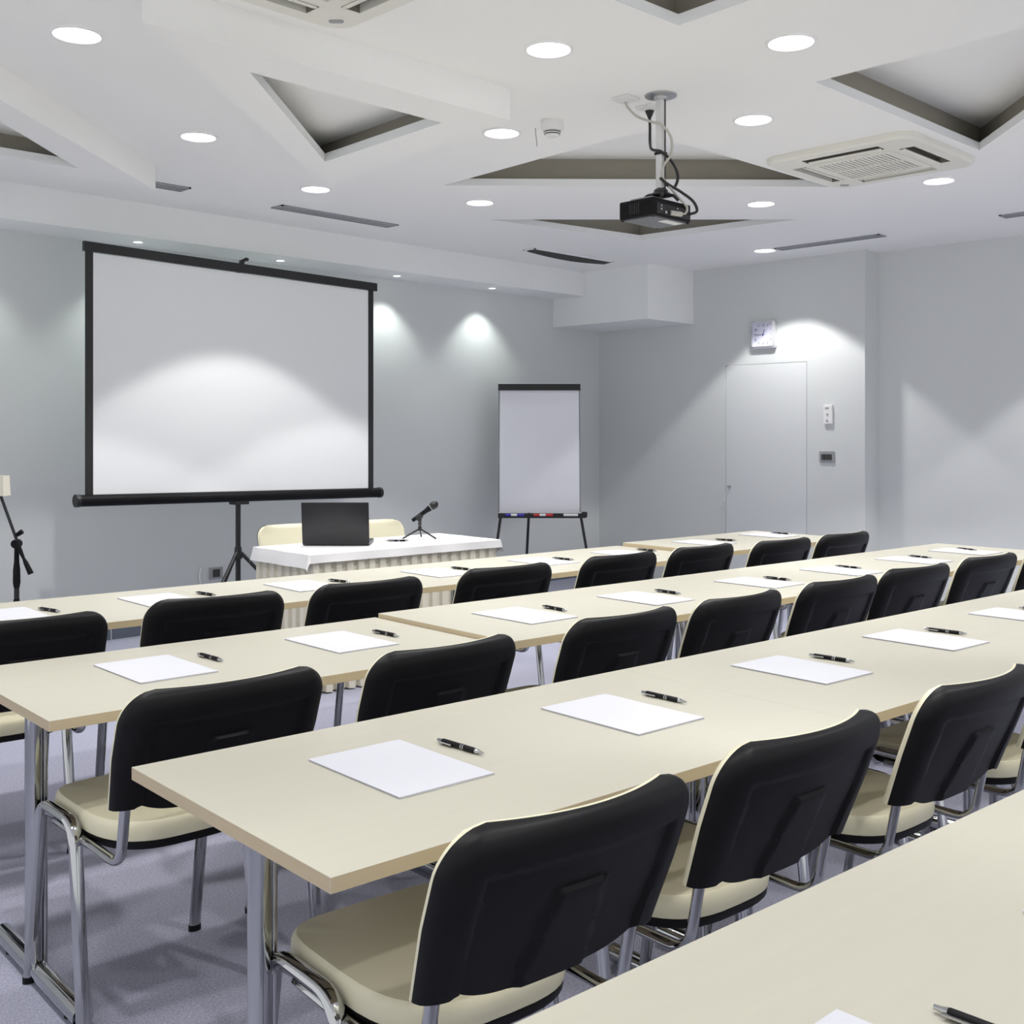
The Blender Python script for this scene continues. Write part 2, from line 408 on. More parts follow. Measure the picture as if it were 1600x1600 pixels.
for k in range(4):
    a = PI/4+k*PI/2; bm = B()
    tube(bm, fillet([(0, 0, -.434), (.055*math.cos(a), .055*math.sin(a), -.436), (.085*math.cos(a), .07*math.sin(a), -.458)], .02), .007, 8); obj('mount_arm', bm, M['blackm'], t, True)
t = thing('projector', 'black video projector hanging under the ceiling pole', 'projector', (3.943, 3.047, 2.287))
bm = B(); box(bm, -.135, .135, -.095, .095, .004, .082, bev=.012); obj('body', bm, M['black'], t)
obj('bottom_plate', mbox(-.118, .118, -.082, .082, -.002, .005, bev=.002), M['plate'], t)
obj('label_plate', mbox(-.02, .10, -.075, -.03, -.0032, -.0018), M['white'], t)
bm = B(); tube(bm, [(-.06, .09, .045), (-.06, .115, .045)], [.036, .032], 20); obj('lens', bm, M['blackm'], t, True)
obj('port_panel', mbox(-.115, .115, -.0985, -.0945, .012, .058, bev=.001), M['grey'] if 0 else M['blackm'], t)
for k, (px, pz, r) in enumerate(((-.085, .048, .004), (-.085, .034, .004), (-.052, .024, .006), (.03, .050, .004))):
    bm = B(); tube(bm, [(px, -.098, pz), (px, -.101, pz)], r, 10); obj('port', bm, M['silver'], t)
bm = B(); tube(bm, fillet([(-.02, -.097, .026), (.015, -.104, .026), (.05, -.104, .028)], .01), .011, 10); obj('video_plug', bm, M['cablew'], t, True)
bm = B(); 
for k in range(5): box(bm, -.1365, -.1345, .03-k*.012, .037-k*.012, .02, .065)
obj('side_vent', bm, M['blackm'], t)
for sx in (-.125, .125):
    for sy in (-.085, .085):
        bm = B(); tube(bm, [(sx, sy, .006), (sx, sy, -.004)], .007, 8); obj('foot', bm, M['blackm'], t)
obj('top_grille', mbox(-.10, -.03, -.06, .06, .081, .095, bev=.004), M['grey'], t)
# cables
def spline(pts, n=6):
    P = [Vector(p) for p in pts]; P = [P[0]*2-P[1]]+P+[P[-1]*2-P[-2]]; out = []
    for a, b, c, d in zip(P, P[1:], P[2:], P[3:]):
        for i in range(n):
            t = i/n; out.append(.5*((2*b)+(c-a)*t+(2*a-5*b+4*c-d)*t*t+(3*b-a-3*c+d)*t**3))
    out.append(P[-2]); return out
bm = B(); tube(bm, spline([(3.83, 3.125, CEIL-.017), (3.83, 3.11, CEIL-.045), (3.845, 3.07, CEIL-.09), (3.870, 3.01, CEIL-.12), (3.888, 2.966, CEIL-.14), (3.925, 2.952, CEIL-.18), (3.937, 2.950, CEIL-.225), (3.928, 2.955, CEIL-.27),
 (3.90, 2.965, CEIL-.31), (3.885, 2.965, CEIL-.36), (3.93, 2.955, CEIL-.405), (3.99, 2.955, CEIL-.44), (4.035, 2.945, CEIL-.475), (4.03, 2.95, CEIL-.505), (3.975, 2.962, CEIL-.515)]), .0055, 8)
tag(obj('video_cable', bm, M['cablew'], smooth=True), 'grey cable looping from the ceiling socket down to the projector', 'cable')
t = thing('power_cable', 'black power cable with plug hanging beside the projector pole', 'cable', (4.012, 3.132, CEIL))
bm = B(); tube(bm, [(0, 0, -.017), (0, 0, -.022), (0, 0, -.055)], [.021, .020, .006], 14); obj('plug', bm, M['cableb'], t, True)
bm = B(); tube(bm, [Vector(p)-Vector((4.012, 3.132, 0)) for p in spline([(4.012, 3.132, -.05), (3.995, 3.117, -.10), (3.955, 3.085, -.185), (3.90, 3.03, -.232), (3.888, 2.968, -.256), (3.96, 2.965, -.29), (3.985, 2.955, -.345), (3.97, 2.96, -.395), (3.93, 2.96, -.40), (3.895, 2.96, -.385), (3.88, 2.97, -.37),
 (3.92, 2.955, -.395), (3.99, 2.945, -.415), (4.065, 2.93, -.45), (4.085, 2.925, -.49), (4.06, 2.945, -.505)])], .0065, 8)
obj('cord', bm, M['cableb'], t, True)

# ================================================================== things on the walls
t = thing('wall_clock', 'square silver wall clock with white dial above the door', 'clock', (WX, 5.232, 2.21), -PI/2)
# local: x along the wall (to the right as seen), -y toward the room -> rotated so that local -y = world -x
bm = B()
out = rrect(.122, .122, .03); inn = rrect(.100, .100, .012)
n = len(out)
for i in range(n):
    j = (i+1) % n
    for a, b, ya, yb in ((out, out, 0, -.035), (out, inn, -.035, -.045), (inn, inn, -.045, -.022)):
        bm.faces.new([bm.verts.new(p) for p in ((a[i][0], ya, a[i][1]), (a[j][0], ya, a[j][1]), (b[j][0], yb, b[j][1]), (b[i][0], yb, b[i][1]))])
bmesh.ops.remove_doubles(bm, verts=bm.verts, dist=1e-5)
obj('frame', bm, M['silver'], t)
obj('dial', mbox(-.101, .101, -.024, -.020, -.101, .101), M['dial'], t)
def text_mesh(name, s, size, m, parent, loc, rot=(PI/2, 0, 0), ext=.0006):
    cu = bpy.data.curves.new(name, 'FONT'); cu.body = s; cu.size = size; cu.align_x = 'CENTER'; cu.align_y = 'CENTER'; cu.extrude = ext
    tmp = bpy.data.objects.new('tmp', cu); C.objects.link(tmp)
    me = bpy.data.meshes.new_from_object(tmp.evaluated_get(bpy.context.evaluated_depsgraph_get()))
    bpy.data.objects.remove(tmp); me.name = name; me.materials.append(m)
    o = bpy.data.objects.new(name, me); C.objects.link(o); o.parent = parent; o.location = loc; o.rotation_euler = rot
    return o
for k in range(1, 13):
    a = PI/2-k*PI/6; q = .078/max(abs(math.cos(a)), abs(math.sin(a))) if k % 3 else .078
    q = min(q, .088)
    text_mesh('numeral', str(k), .030, M['ink'], t, (q*math.cos(a), -.0248, q*math.sin(a)))
def hand(name, ang, L, wd, y):
    bm = B(); box(bm, -wd, wd, y-.001, y, -.012, L); o = obj(name, bm, M['ink'], t); o.rotation_euler = (0, ang, 0)
hand('hour_hand', math.radians(18), .045, .0035, -.027); hand('minute_hand', math.radians(-90), .065, .0025, -.029)
bm = B(); tube(bm, [(0, -.024, 0), (0, -.032, 0)], .006, 10); obj('hub', bm, M['ink'], t)

t = thing('wall_controller', 'slim white wall controller mounted right of the door', 'remote control', (WX, 4.627, 1.52), -PI/2)
obj('case', mbox(-.040, .040, -.022, 0, -.078, .078, bev=.006), M['white'], t)
obj('display', mbox(-.022, .010, -.0235, -.021, .045, .058), M['grey'], t)
for x, z in ((0, .0), (-.004, -.05)):
    bm = B(); tube(bm, [(x, -.021, z), (x, -.026, z)], .008, 12); obj('button', bm, M['grey'], t)
t = thing('switch_panel', 'dark grey wall switch panel below the white controller', 'switch', (WX, 4.641, 1.172), -PI/2)
bm = B(); prism(bm, rrect(.068, .046, .008, 4), -.010, -.0005)
o = obj('frame', bm, M['grey'], t); o.rotation_euler = (PI/2, 0, 0); o.matrix_parent_inverse.identity(); o.location = (0, -.0105, 0)
for k in range(3): obj('switch', mbox(-.046+k*.031, -.017+k*.031, -.016, -.010, -.023, .023, bev=.002), M['dark'], t)
t = thing('wall_socket', 'grey wall socket low on the wall behind the screen tripod', 'socket', (4.117, WY, .372))
obj('plate', mbox(-.052, .052, -.012, 0, -.042, .042, bev=.003), M['grey'], t)
obj('insert', mbox(-.027, .027, -.016, -.011, -.027, .027, bev=.002), M['dark'], t)
bm = B(); tube(bm, spline([(4.0, WY-.008, .42), (3.985, WY-.012, .36), (4.0, WY-.012, .29), (4.03, WY-.016, .20), (4.06, WY-.02, .10), (4.10, WY-.03, .008)]), .005, 8)
tag(obj('wall_cable', bm, M['white'], smooth=True), 'thin white cable running down the wall left of the grey socket', 'cable')

# ================================================================== projection screen
P0 = Vector((2.928, 6.547, 0)); P1 = Vector((5.136, 6.594, 0)); sd = P1-P0; SL = sd.length; SR = math.atan2(sd.y, sd.x)
t = thing('projection_screen', 'large white projection screen with black borders on a black tripod', 'projection screen', P0.lerp(P1, .5), SR)
hw = SL/2; slope = -.032/SL
def sk(bm):          # the whole screen hangs a little lower at its right end
    for v in bm.verts: v.co.z += slope*(v.co.x+hw)
    return bm
zt, zb = 2.507, .955
obj('screen_surface', sk(mbox(-hw+.008, hw-.008, -.002, .002, zb, zt-.06)), M['screen'], t)
for s in (-1, 1): obj('side_border', sk(mbox(min(s*hw, s*(hw-.048)), max(s*hw, s*(hw-.048)), -.004, .0035, zb, zt-.04)), M['blackm'], t)
obj('top_bar', sk(mbox(-hw-.012, hw+.03, -.014, .014, zt-.055, zt+.004, bev=.003)), M['blackm'], t)
bm = B(); box(bm, -.03, -.005, -.01, .02, zt, zt+.03, bev=.003); tube(bm, [(-.02, .005, zt+.02), (.02, .005, zt+.042), (.03, .005, zt+.038)], .012, 8); obj('hanging_hook', sk(bm), M['blackm'], t)
bm = B(); tube(bm, [(-hw-.05, 0, zb), (-hw-.046, 0, zb), (hw+.072, 0, zb), (hw+.076, 0, zb)], [.030, .036, .036, .030], 20); obj('roller_case', sk(bm), M['black'], t, True)
for x in (-hw-.05, hw+.06):
    bm = B(); tube(bm, [(x-.012, 0, zb), (x+.012, 0, zb)], .039, 18); obj('end_cap', sk(bm), M['blackm'], t, True)
bm = B(); tube(bm, [(-.03, .03, .10), (-.03, .03, .93)], .017, 14); obj('pole', bm, M['blackm'], t, True)
bm = B(); tube(bm, [(-.03, .03, .93), (-.03, .03, 2.47)], .012, 12); obj('upper_pole', bm, M['blackm'], t, True)
obj('pole_bracket', mbox(-.085, .025, -.02, .055, .885, .945, bev=.005), M['blackm'], t)
bm = B(); tube(bm, [(-.03, .03, .52), (-.03, .03, .60)], [.028, .022], 14); obj('tripod_hub', bm, M['blackm'], t, True)
for a in (205, 325, 85):
    a = math.radians(a); bm = B()
    r = .46 if a < 2 else .52; tube(bm, [(-.03+.02*math.cos(a), .03+.02*math.sin(a), .56), (-.03+r*math.cos(a), .03+r*math.sin(a), .012)], .0125, 10); l = obj('leg', bm, M['blackm'], t, True)
    bm = B(); tube(bm, [(-.03+r*math.cos(a), .03+r*math.sin(a), .03), (-.03+r*math.cos(a), .03+r*math.sin(a), .001)], .016, 10); obj('rubber_foot', bm, M['black'], l, True)

# ================================================================== flipchart
zf = 9.45; fx = (843-800)/1746*zf; s = .70711
fp = Vector((s*(zf+fx), s*(zf-fx), 0))
t = thing('flipchart', 'white flipchart on a black easel near the right end of the front wall', 'flipchart', fp, math.radians(-45.5))
def lean(z): return (z-.68)*.13           # leans away from the audience (+y local)
bm = B()
def slab(bm, x0, x1, z0, z1, y0, y1, xs=1.0):
    vs = [bm.verts.new((x*(1 if z == z1 else xs), y+lean(z), z)) for z in (z0, z1) for x, y in ((x0, y0), (x1, y0), (x1, y1), (x0, y1))]
    for q in ((3, 2, 1, 0), (4, 5, 6, 7), (0, 1, 5, 4), (1, 2, 6, 5), (2, 3, 7, 6), (3, 0, 4, 7)): bm.faces.new([vs[i] for i in q])
slab(bm, -.35, .35, .70, 1.77, 0, .02); obj('board', bm, M['grey'], t)
bm = B()
N = 12
G = [[bm.verts.new((x*.338, -.006-.004*math.sin(z*9)*(abs(x)**2)-(.012*(1-(z-.70)/1.05))*(.4+.6*abs(x)), z)) for x in [i/N*2-1 for i in range(N+1)]] for z in [.695+1.05*k/14 for k in range(15)]]
for r_ in G:
    for v in r_: v.co.y += lean(v.co.z)
for a, b in zip(G, G[1:]):
    for i in range(N): bm.faces.new((a[i], a[i+1], b[i+1], b[i]))
obj('paper_pad', bm, M['pad'], t, True)
bm = B(); slab(bm, -.352, .352, 1.735, 1.79, -.022, .03); obj('clamp_bar', bm, M['blackm'], t)
bm = B(); box(bm, -.35, .385, -.075, .01, .655, .672); box(bm, -.35, .385, -.078, -.07, .655, .695); o = obj('marker_tray', bm, M['blackm'], t)
bm = B(); box(bm, .355, .40, -.07, 0, .66, .705, bev=.006); obj('tray_clip', bm, M['blackm'], o)
for x0, x1, y1 in ((-.325, -.42, -.06), (.345, .46, -.06), (-.06, -.12, .50)):
    zt_ = .69 if y1 < 0 else 1.25; bm = B(); tube(bm, [(x0, lean(zt_)+(.0 if y1 < 0 else .05), zt_), (x1, y1, .005)], .012, 10); obj('leg', bm, M['blackm'], t, True)
fm = Matrix.Translation(fp) @ Matrix.Rotation(math.radians(-45.5), 4, 'Z')
for x, m, lb in ((-.21, M['blue'], 'blue marker in the flipchart tray'), (.03, M['red'], 'red marker in the flipchart tray'), (.26, M['blackm'], 'black marker with white band in the flipchart tray')):
    tm = thing('marker', lb, 'marker', fm @ Vector((x, -.089, .672)), math.radians(-45.5), 'markers in the flipchart tray')
    bm = B(); tube(bm, [(-.08, 0, .0105), (.03, 0, .0105)], .0095, 12); obj('barrel', bm, m, tm, True)
    bm = B(); tube(bm, [(.03, 0, .0105), (.08, 0, .0105)], .0105, 12); obj('cap', bm, m, tm, True)
    bm = B(); tube(bm, [(-.03, 0, .0105), (.02, 0, .0105)] if m is not M['blackm'] else [(-.06, 0, .0105), (.06, 0, .0105)], .0099 if m is not M['blackm'] else .0107, 12); obj('print_band', bm, M['white'], tm, True)

# ================================================================== boom stand at the left edge
zs = 6.2; xs = (26-800)/1746*zs
bp = Vector((s*(zs+xs), s*(zs-xs), 0))
t = thing('boom_stand', 'black boom stand with clamp knobs and a cream shade at the left edge', 'stand', bp, math.radians(-45))
bm = B(); tube(bm, [(0, 0, .02), (0, 0, .50)], .014, 12); obj('lower_pole', bm, M['blackm'], t, True)
bm = B(); tube(bm, [(0, 0, .40), (0, 0, .425), (0, 0, .44)], [.015, .018, .014], 12); obj('collar', bm, M['black'], t, True)
bm = B(); tube(bm, [(0, 0, .50), (0, 0, .53), (0, 0, .60), (0, 0, .645), (0, 0, .74)], [.015, .020, .019, .014, .012], 14); obj('clutch_grip', bm, M['black'], t, True)
bm = B(); tube(bm, [(.0, -.022, .745), (.0, .022, .745)], .024, 16); obj('swivel_joint', bm, M['black'], t, True)
d = Vector((-.088, 0, .243)); j = Vector((.01, -.02, .765))
bm = B(); tube(bm, [j+d*-.05, j+d*1.1], .0085, 10); obj('boom', bm, M['blackm'], t, True)
bm = B(); tube(bm, [j+Vector((.0, 0, .03)), j+Vector((.03, 0, .05))], [.012, .014], 10); obj('clamp_knob', bm, M['black'], t, True)
bm = B(); tube(bm, [j, j+Vector((.02, 0, -.06)), j+Vector((.038, 0, -.10)), j+Vector((.05, 0, -.125)), j+Vector((.078, 0, -.185))], [.009, .012, .008, .013, .016], 12); obj('counterweight_handle', bm, M['black'], t, True)
top = j+d*1.02
bm = B(); lathe(bm, [(.062, .0), (.056, .11)], 4, top.x-.008, top.y, top.z+.0, cap=True)
bmesh.ops.rotate(bm, verts=bm.verts, cent=(top.x, top.y, 0), matrix=Matrix.Rotation(PI/4, 3, 'Z')); 
o = obj('shade', bm, M['shade'], t); o['label'] = 'cream tapered shade'
for a in (90, 210, 330):
    a = math.radians(a); bm = B(); tube(bm, [(0, 0, .10), (.28*math.cos(a), .28*math.sin(a), .012)], .010, 10); obj('leg', bm, M['blackm'], t, True)

# ================================================================== chairs
def shell(zoff, front):
    """back shell (front=False: black moulded rear) or cushion (front=True)"""
    NX, NZ = (56, 44) if not front else (24, 18)
    W, ZT, ZB, R = .243, .815, .566, .072
    def sm(a, b, x):
        x = max(0, min(1, (x-a)/(b-a))); return x*x*(3-2*x)
    def pos(i, k, lay):
        sx = -1+2*i/NX; tz = k/NZ
        sx = math.copysign(1-(1-abs(sx))**1.25, sx)
        zb = ZB-.034*(1-min(1, (abs(sx)/.80)**4)) - .012*sm(.78, .80, abs(sx))
        z = zb+(ZT-zb)*(1-(1-tz)**1.15)
        wz = W if z < ZT-R else W-R+math.sqrt(max(0, R*R-(z-(ZT-R))**2))
        wz *= .955+.045*min(1, (z-.55)/.12)
        x = sx*wz
        yc = -.352+(z-.57)*(-.35) - .030*(1-sx*sx)*sm(.5, .8, z) - .008*(1-sx*sx)   # lean and sagging middle
        ex = (1-abs(sx))*wz; ez = min((ZT-z)*1.0, 1); e = min(ex, ez)
        if lay == 0: y = yc
        elif front: y = yc+.006+.014*math.sqrt(max(0, 1-(1-min(e/.022, 1))**2))
        else:
            dpt = .006+.024*math.sqrt(max(0, 1-(1-min(e/.042, 1))**2))
            # recessed middle field and a raised tapered pad in it
            dpt -= .009*sm(.056, .064, ex)*sm(.066, .073, ZT-z)
            pw = .066-.05*(z-.55)/.2*.5
            dpt += .009*sm(-pw-.004, -pw+.004, x)*sm(-pw-.004, -pw+.004, -x)*sm(.122, .129, ZT-z)
            y = yc-dpt
        return (x, y, z)
    bm = B(); L = []
    for lay in (0, 1): L.append([[bm.verts.new(pos(i, k, lay)) for i in range(NX+1)] for k in range(NZ+1)])
    for g in L:
        for k in range(NZ):
            for i in range(NX): bm.faces.new((g[k][i], g[k][i+1], g[k+1][i+1], g[k+1][i]))
    rim = [(0, i) for i in range(NX)]+[(k, NX) for k in range(NZ)]+[(NZ, i) for i in range(NX, 0, -1)]+[(k, 0) for k in range(NZ, 0, -1)]
    for (a, b), (c, d_) in zip(rim, rim[1:]+rim[:1]): bm.faces.new((L[0][a][b], L[0][c][d_], L[1][c][d_], L[1][a][b]))
    return bm
def seat_out(k=1.0, dy=0):
    out = []
    for i in range(48):
        a = 2*PI*i/48; n = 5.5 if math.sin(a) > 0 else 3.2
        x = math.copysign(abs(math.cos(a))**(2/n), math.cos(a)); y = math.copysign(abs(math.sin(a))**(2/n), math.sin(a))
        wx = .193 if y > 0 else .193-.012*(-y)**2
        out.append((x*(wx-.045*(1-k)), y*(.215-.045*(1-k))-.070+dy) if k > .8 else (x*wx*k, y*.215*k-.070+dy))
    return out
def rings(bm, spec, fn):
    R_ = []
    for k, z in spec: R_.append([bm.verts.new((*p, z)) for p in fn(k)])
    for a, b in zip(R_, R_[1:]):
        n = len(a)
        for i in range(n): bm.faces.new((a[i], a[(i+1) % n], b[(i+1) % n], b[i]))
    bm.faces.new(R_[0][::-1]); bm.faces.new(R_[-1])
def make_chair(loc, rz, label, group):
    t = thing('stacking_chair', label, 'chair', loc, rz, group)
    bm = B(); rings(bm, [(.9, .437), (.96, .439), (1.0, .452), (.97, .468), (.90, .477), (.81, .481), (.5, .484)], seat_out); obj('seat', bm, M['cream'], t, True)
    bm = B(); rings(bm, [(.82, .418), (.9, .422), (.94, .4365)], seat_out); obj('seat_pan', bm, M['black'], t, True)
    o = obj('backrest', shell(0, False), M['black'], t, True); o['label'] = 'black moulded rear shell'
    o = obj('back_cushion', shell(0, True), M['cream'], t, True); o['label'] = 'cream padded front'
    for sx in (-1, 1):
        x = sx*.217
        # half frames: foot, leg, bend, half of the side rail
        for y0, y1 in ((.170, .095), (-.170, -.110)):
            bm = B(); tube(bm, fillet([(x, y0, .012), (x*.985, y1, .462), (x*.985, 0, .462)], .05, 6), .0165, 12, r2=.0115, side=(1, 0, 0)); l = obj('leg', bm, M['chrome'], t, True)
            bm = B(); tube(bm, [(x, y0, .016), (x, y0, .001)], .018, 10, r2=.013, side=(1, 0, 0)); obj('foot_cap', bm, M['black'], l, True)
        bm = B(); tube(bm, fillet([(sx*.195, .05, .424), (sx*.197, -.322, .420), (sx*.197, -.350, .56), (sx*.195, -.364, .62)], .045, 6), .0125, 10, r2=.0095, side=(1, 0, 0)); obj('back_post', bm, M['chrome'], t, True)
    for y in (-.09, .09):
        bm = B(); tube(bm, [(-.213, y, .445), (-.18, y, .416), (.18, y, .416), (.213, y, .445)], .010, 10); obj('cross_bar', bm, M['chrome'], t, True)
    return t
RW = [  # row, x, y of the rear-shell corner line, extra turn in degrees
 (3, 1.160, 1.155, -2), (3, 1.745, 1.172, 0), (3, 2.405, 1.172, 0), (3, 3.05, 1.18, 0),
 (2, 1.133, 2.235, 1), (2, 1.740, 2.25, 2), (2, 2.450, 2.29, 1), (2, 3.010, 2.30, 2), (2, 3.655, 2.315, -1), (2, 4.255, 2.335, -3), (2, 4.880, 2.34, -2), (2, 5.50, 2.34, 0),
 (1, 1.090, 3.375, -2), (1, 1.745, 3.43, -5), (1, 2.310, 3.42, -1), (1, 3.005, 3.44, -2), (1, 3.670, 3.45, 0), (1, 4.250, 3.46, 1), (1, 4.830, 3.40, -1), (1, 5.390, 3.40, 0)]
ORD = ['first', 'second', 'third', 'fourth', 'fifth', 'sixth', 'seventh', 'eighth', 'ninth', 'tenth']
RN = {1: 'row nearest the screen', 2: 'middle row', 3: 'large foreground row', 4: 'row at lower right'}
GR = {1: 'chairs at the front row of tables', 2: 'chairs at the middle row of tables', 3: 'chairs at the foreground row of tables'}
cnt = {1: 0, 2: 0, 3: 0}; proto = None
for r, x, yt, dg in RW:
    lb = 'cream chair with black back, %s from the left at the %s' % (ORD[cnt[r]], RN[r]); cnt[r] += 1
    p = row(x, yt+.445); rz = RA+math.radians(dg)
    if proto is None: proto = make_chair(p, rz, lb, GR[r])
    else: dup(proto, p, rz, lb, GR[r])
# two presenter chairs facing the audience
dup(proto, (3.74, 5.23, 0), PI-math.radians(10), 'cream chair behind the head table, left one, partly behind the laptop', 'chairs behind the head table')
dup(proto, (4.24, 5.16, 0), PI-math.radians(10), 'cream chair behind the head table, right one, beside the microphone', 'chairs behind the head table')

# ================================================================== classroom tables
def make_table(x0, x1, y0, y1, zt, label, group):
    cx, cy = (x0+x1)/2, (y0+y1)/2; a = (x1-x0)/2; b = (y1-y0)/2; th = .024
    t = thing('conference_table', label, 'table', row(cx, cy), RA, group)
    bm = B(); fs = box(bm, -a, a, -b, b, zt-th, zt)
    for i, f in enumerate(fs): f.material_index = 0 if i == 1 else 1
    bmesh.ops.bevel(bm, geom=[e for e in bm.edges], offset=.0008, segments=1, affect='EDGES')
    obj('table_top', bm, [M['maple'], M['edge']], t)
    for sx in (-1, 1):
        x = sx*(a-.085)
        bm = B(); tube(bm, [(x, .015, .055), (x, .015, zt-th-.005)], .0205, 18); l = obj('leg', bm, M['chrome'], t, True)
        bm = B(); tube(bm, [(x-sx*.027, .015, .036), (x-sx*.027, .015, zt-th-.005)], .0065, 10); obj('brace_tube', bm, M['chrome'], l, True)
        bm = B(); tube(bm, [(x-sx*.01, -b+.06, .030), (x-sx*.01, b-.06, .030)], .024, 16); f = obj('foot_bar', bm, M['chrome'], t, True)
        for yy in (-b+.14, b-.13):
            bm = B(); tube(bm, [(x-sx*.01, yy, .008), (x-sx*.01, yy, .0005)], .014, 10); obj('glide', bm, M['black'], f, True)
        obj('top_bracket', mbox(x-.03, x+.03, -b+.09, b-.09, zt-th-.022, zt-th), M['blackm'], t)
    for y in (-.10, .16):
        bm = B(); tube(bm, [(-a+.10, y, zt-th-.016), (a-.10, y, zt-th-.016)], .011, 10); obj('under_rail', bm, M['blackm'], t, True)
    return t
T = .725
TG = {r: 'tables of the %s' % RN[r] for r in RN}
Yr = {1: (3.662, 4.352), 2: (2.476, 3.170), 3: (1.340, 2.032), 4: (.190, .881)}
tabs = [
 (3, .834, 2.157, T, 0), (3, 2.1572, 3.484, T, 0), (3, 3.4855, 4.81, T, 0),
 (2, .834, 2.150, T, 0), (2, 2.152, 3.47, .74, -.015), (2, 3.471, 4.78, .74, -.015), (2, 4.781, 5.93, .74, -.012),
 (1, .60, 1.93, T, 0), (1, 1.931, 3.26, T, 0), (1, 3.261, 4.585, T, 0), (1, 4.59, 5.80, .745, -.10+.06),
 (4, .63, 1.953, T, 0), (4, 1.9545, 3.27, T, 0)]
tc = {}
for r, x0, x1, z, dy in tabs:
    k = tc.get(r, 0); tc[r] = k+1
    make_table(x0, x1, Yr[r][0]+dy, Yr[r][1]+dy, z, 'maple table on chrome legs, %s from the left in the %s' % (ORD[k], RN[r]), TG[r])

# ================================================================== note paper and pens
def zrow(r, x):
    if r == 2: return .74 if x > 2.16 else T
    if r == 1: return .745 if x > 4.6 else T
    return T
PP = [(3, 1.207, 1.700, 0), (3, 1.810, 1.706, 0), (3, 2.510, 1.717, -1), (3, 3.160, 1.723, -1), (3, 3.835, 1.725, 0),
 (2, 1.232, 2.846, 1), (2, 1.812, 2.852, 1), (2, 2.49, 2.790, 1), (2, 3.09, 2.790, 0), (2, 3.77, 2.782, 1), (2, 4.375, 2.782, -1), (2, 5.02, 2.795, 0), (2, 5.59, 2.825, 0),
 (1, 1.215, 4.025, 0), (1, 1.765, 4.025, 1), (1, 2.375, 4.020, 0), (1, 3.06, 4.012, 0), (1, 3.72, 4.03, 0), (1, 4.30, 4.03, 0), (1, 4.915, 4.00, 0), (1, 5.575, 4.04, 0),
 (4, .947, .518, 2), (4, 1.548, .503, 0)]
fp_ = None; pc = {}
for r, x, y, dg in PP:
    k = pc.get(r, 0); pc[r] = k+1
    lb = 'blank white paper, %s from the left on the %s' % (ORD[k], RN[r])
    p = row(x, y, zrow(r, x)+.0004)
    if fp_ is None:
        t = fp_ = thing('note_paper', lb, 'paper', p, RA, 'blank note papers on the tables')
        for n in range(3):
            dx = (0, .0012, -.0008)[n]; dz = n*.0012
            o = obj('sheet', mbox(-.105+dx, .105+dx, -.1485, .1485-dx, dz, dz+.0011), M['paper'], t, rotz=math.radians((0, .4, 0)[n]))
    else: t = dup(fp_, p, RA+math.radians(dg), lb)
    t.rotation_euler[2] = RA+math.radians(dg)
PE = [(3, (1.365, 1.790), (1.371, 1.654)), (3, (1.986, 1.804), (1.986, 1.668)), (3, (2.679, 1.805), (2.686, 1.670)), (3, (3.318, 1.807), (3.325, 1.680)), (3, (3.985, 1.810), (3.99, 1.68)),
 (2, (1.398, 2.947), (1.406, 2.799)), (2, (1.978, 2.932), (1.983, 2.794)), (2, (2.660, 2.886), (2.648, 2.745)), (2, (3.265, 2.896), (3.258, 2.765)), (2, (3.910, 2.851), (3.914, 2.736)), (2, (4.50, 2.888), (4.497, 2.76)), (2, (5.155, 2.897), (5.135, 2.763)), (2, (5.70, 2.927), (5.655, 2.79)),
 (1, (1.345, 4.09), (1.372, 3.97)), (1, (1.945, 4.10), (1.962, 3.98)), (1, (2.54, 4.09), (2.56, 3.97)), (1, (3.21, 4.10), (3.225, 3.98)), (1, (3.845, 4.08), (3.86, 3.97)), (1, (4.485, 4.10), (4.495, 3.99)), (1, (5.095, 4.06), (5.12, 3.94)), (1, (5.685, 4.10), (5.71, 3.98)),
 (4, (1.124, .604), (1.131, .465))]
fpen = None; pc = {}
def make_pen(p, rz, lb):
    t = thing('ballpoint_pen', lb, 'pen', p, rz, 'black pens on the tables')   # lies along local x, tip at +x
    z = .0058
    bm = B(); tube(bm, [(-.052, 0, z), (-.050, 0, z), (.040, 0, z), (.046, 0, z)], [.0048, .0055, .0058, .0050], 12); obj('barrel', bm, M['black'], t, True)
    bm = B(); tube(bm, [(.046, 0, z), (.050, 0, z), (.064, 0, z), (.070, 0, z)], [.0052, .0050, .0022, .0010], 12); obj('tip', bm, M['chrome'], t, True)
    for x in (.006, .012):
        bm = B(); tube(bm, [(x-.0015, 0, z), (x+.0015, 0, z)], .0061, 12); obj('ring', bm, M['chrome'], t, True)
    bm = B(); tube(bm, [(-.068, 0, z), (-.060, 0, z), (-.052, 0, z)], [.0030, .0034, .0052], 10); obj('button', bm, M['chrome'], t, True)
    bm = B(); box(bm, -.056, -.018, -.0100, -.0060, z-.0014, z+.0014, bev=.0006); obj('clip', bm, M['chrome'], t)
    return t
for r, a, b in PE:
    k = pc.get(r, 0); pc[r] = k+1
    lb = 'black ballpoint pen with chrome tip, %s from the left on the %s' % (ORD[k], RN[r])
    zz = zrow(r, a[0])+.0003; a_ = row(*a, zz); b_ = row(*b, zz); dv = b_-a_; rz = math.atan2(dv.y, dv.x)
    if fpen is None: fpen = make_pen((a_+b_)/2, rz, lb)
    else: dup(fpen, (a_+b_)/2, rz, lb)

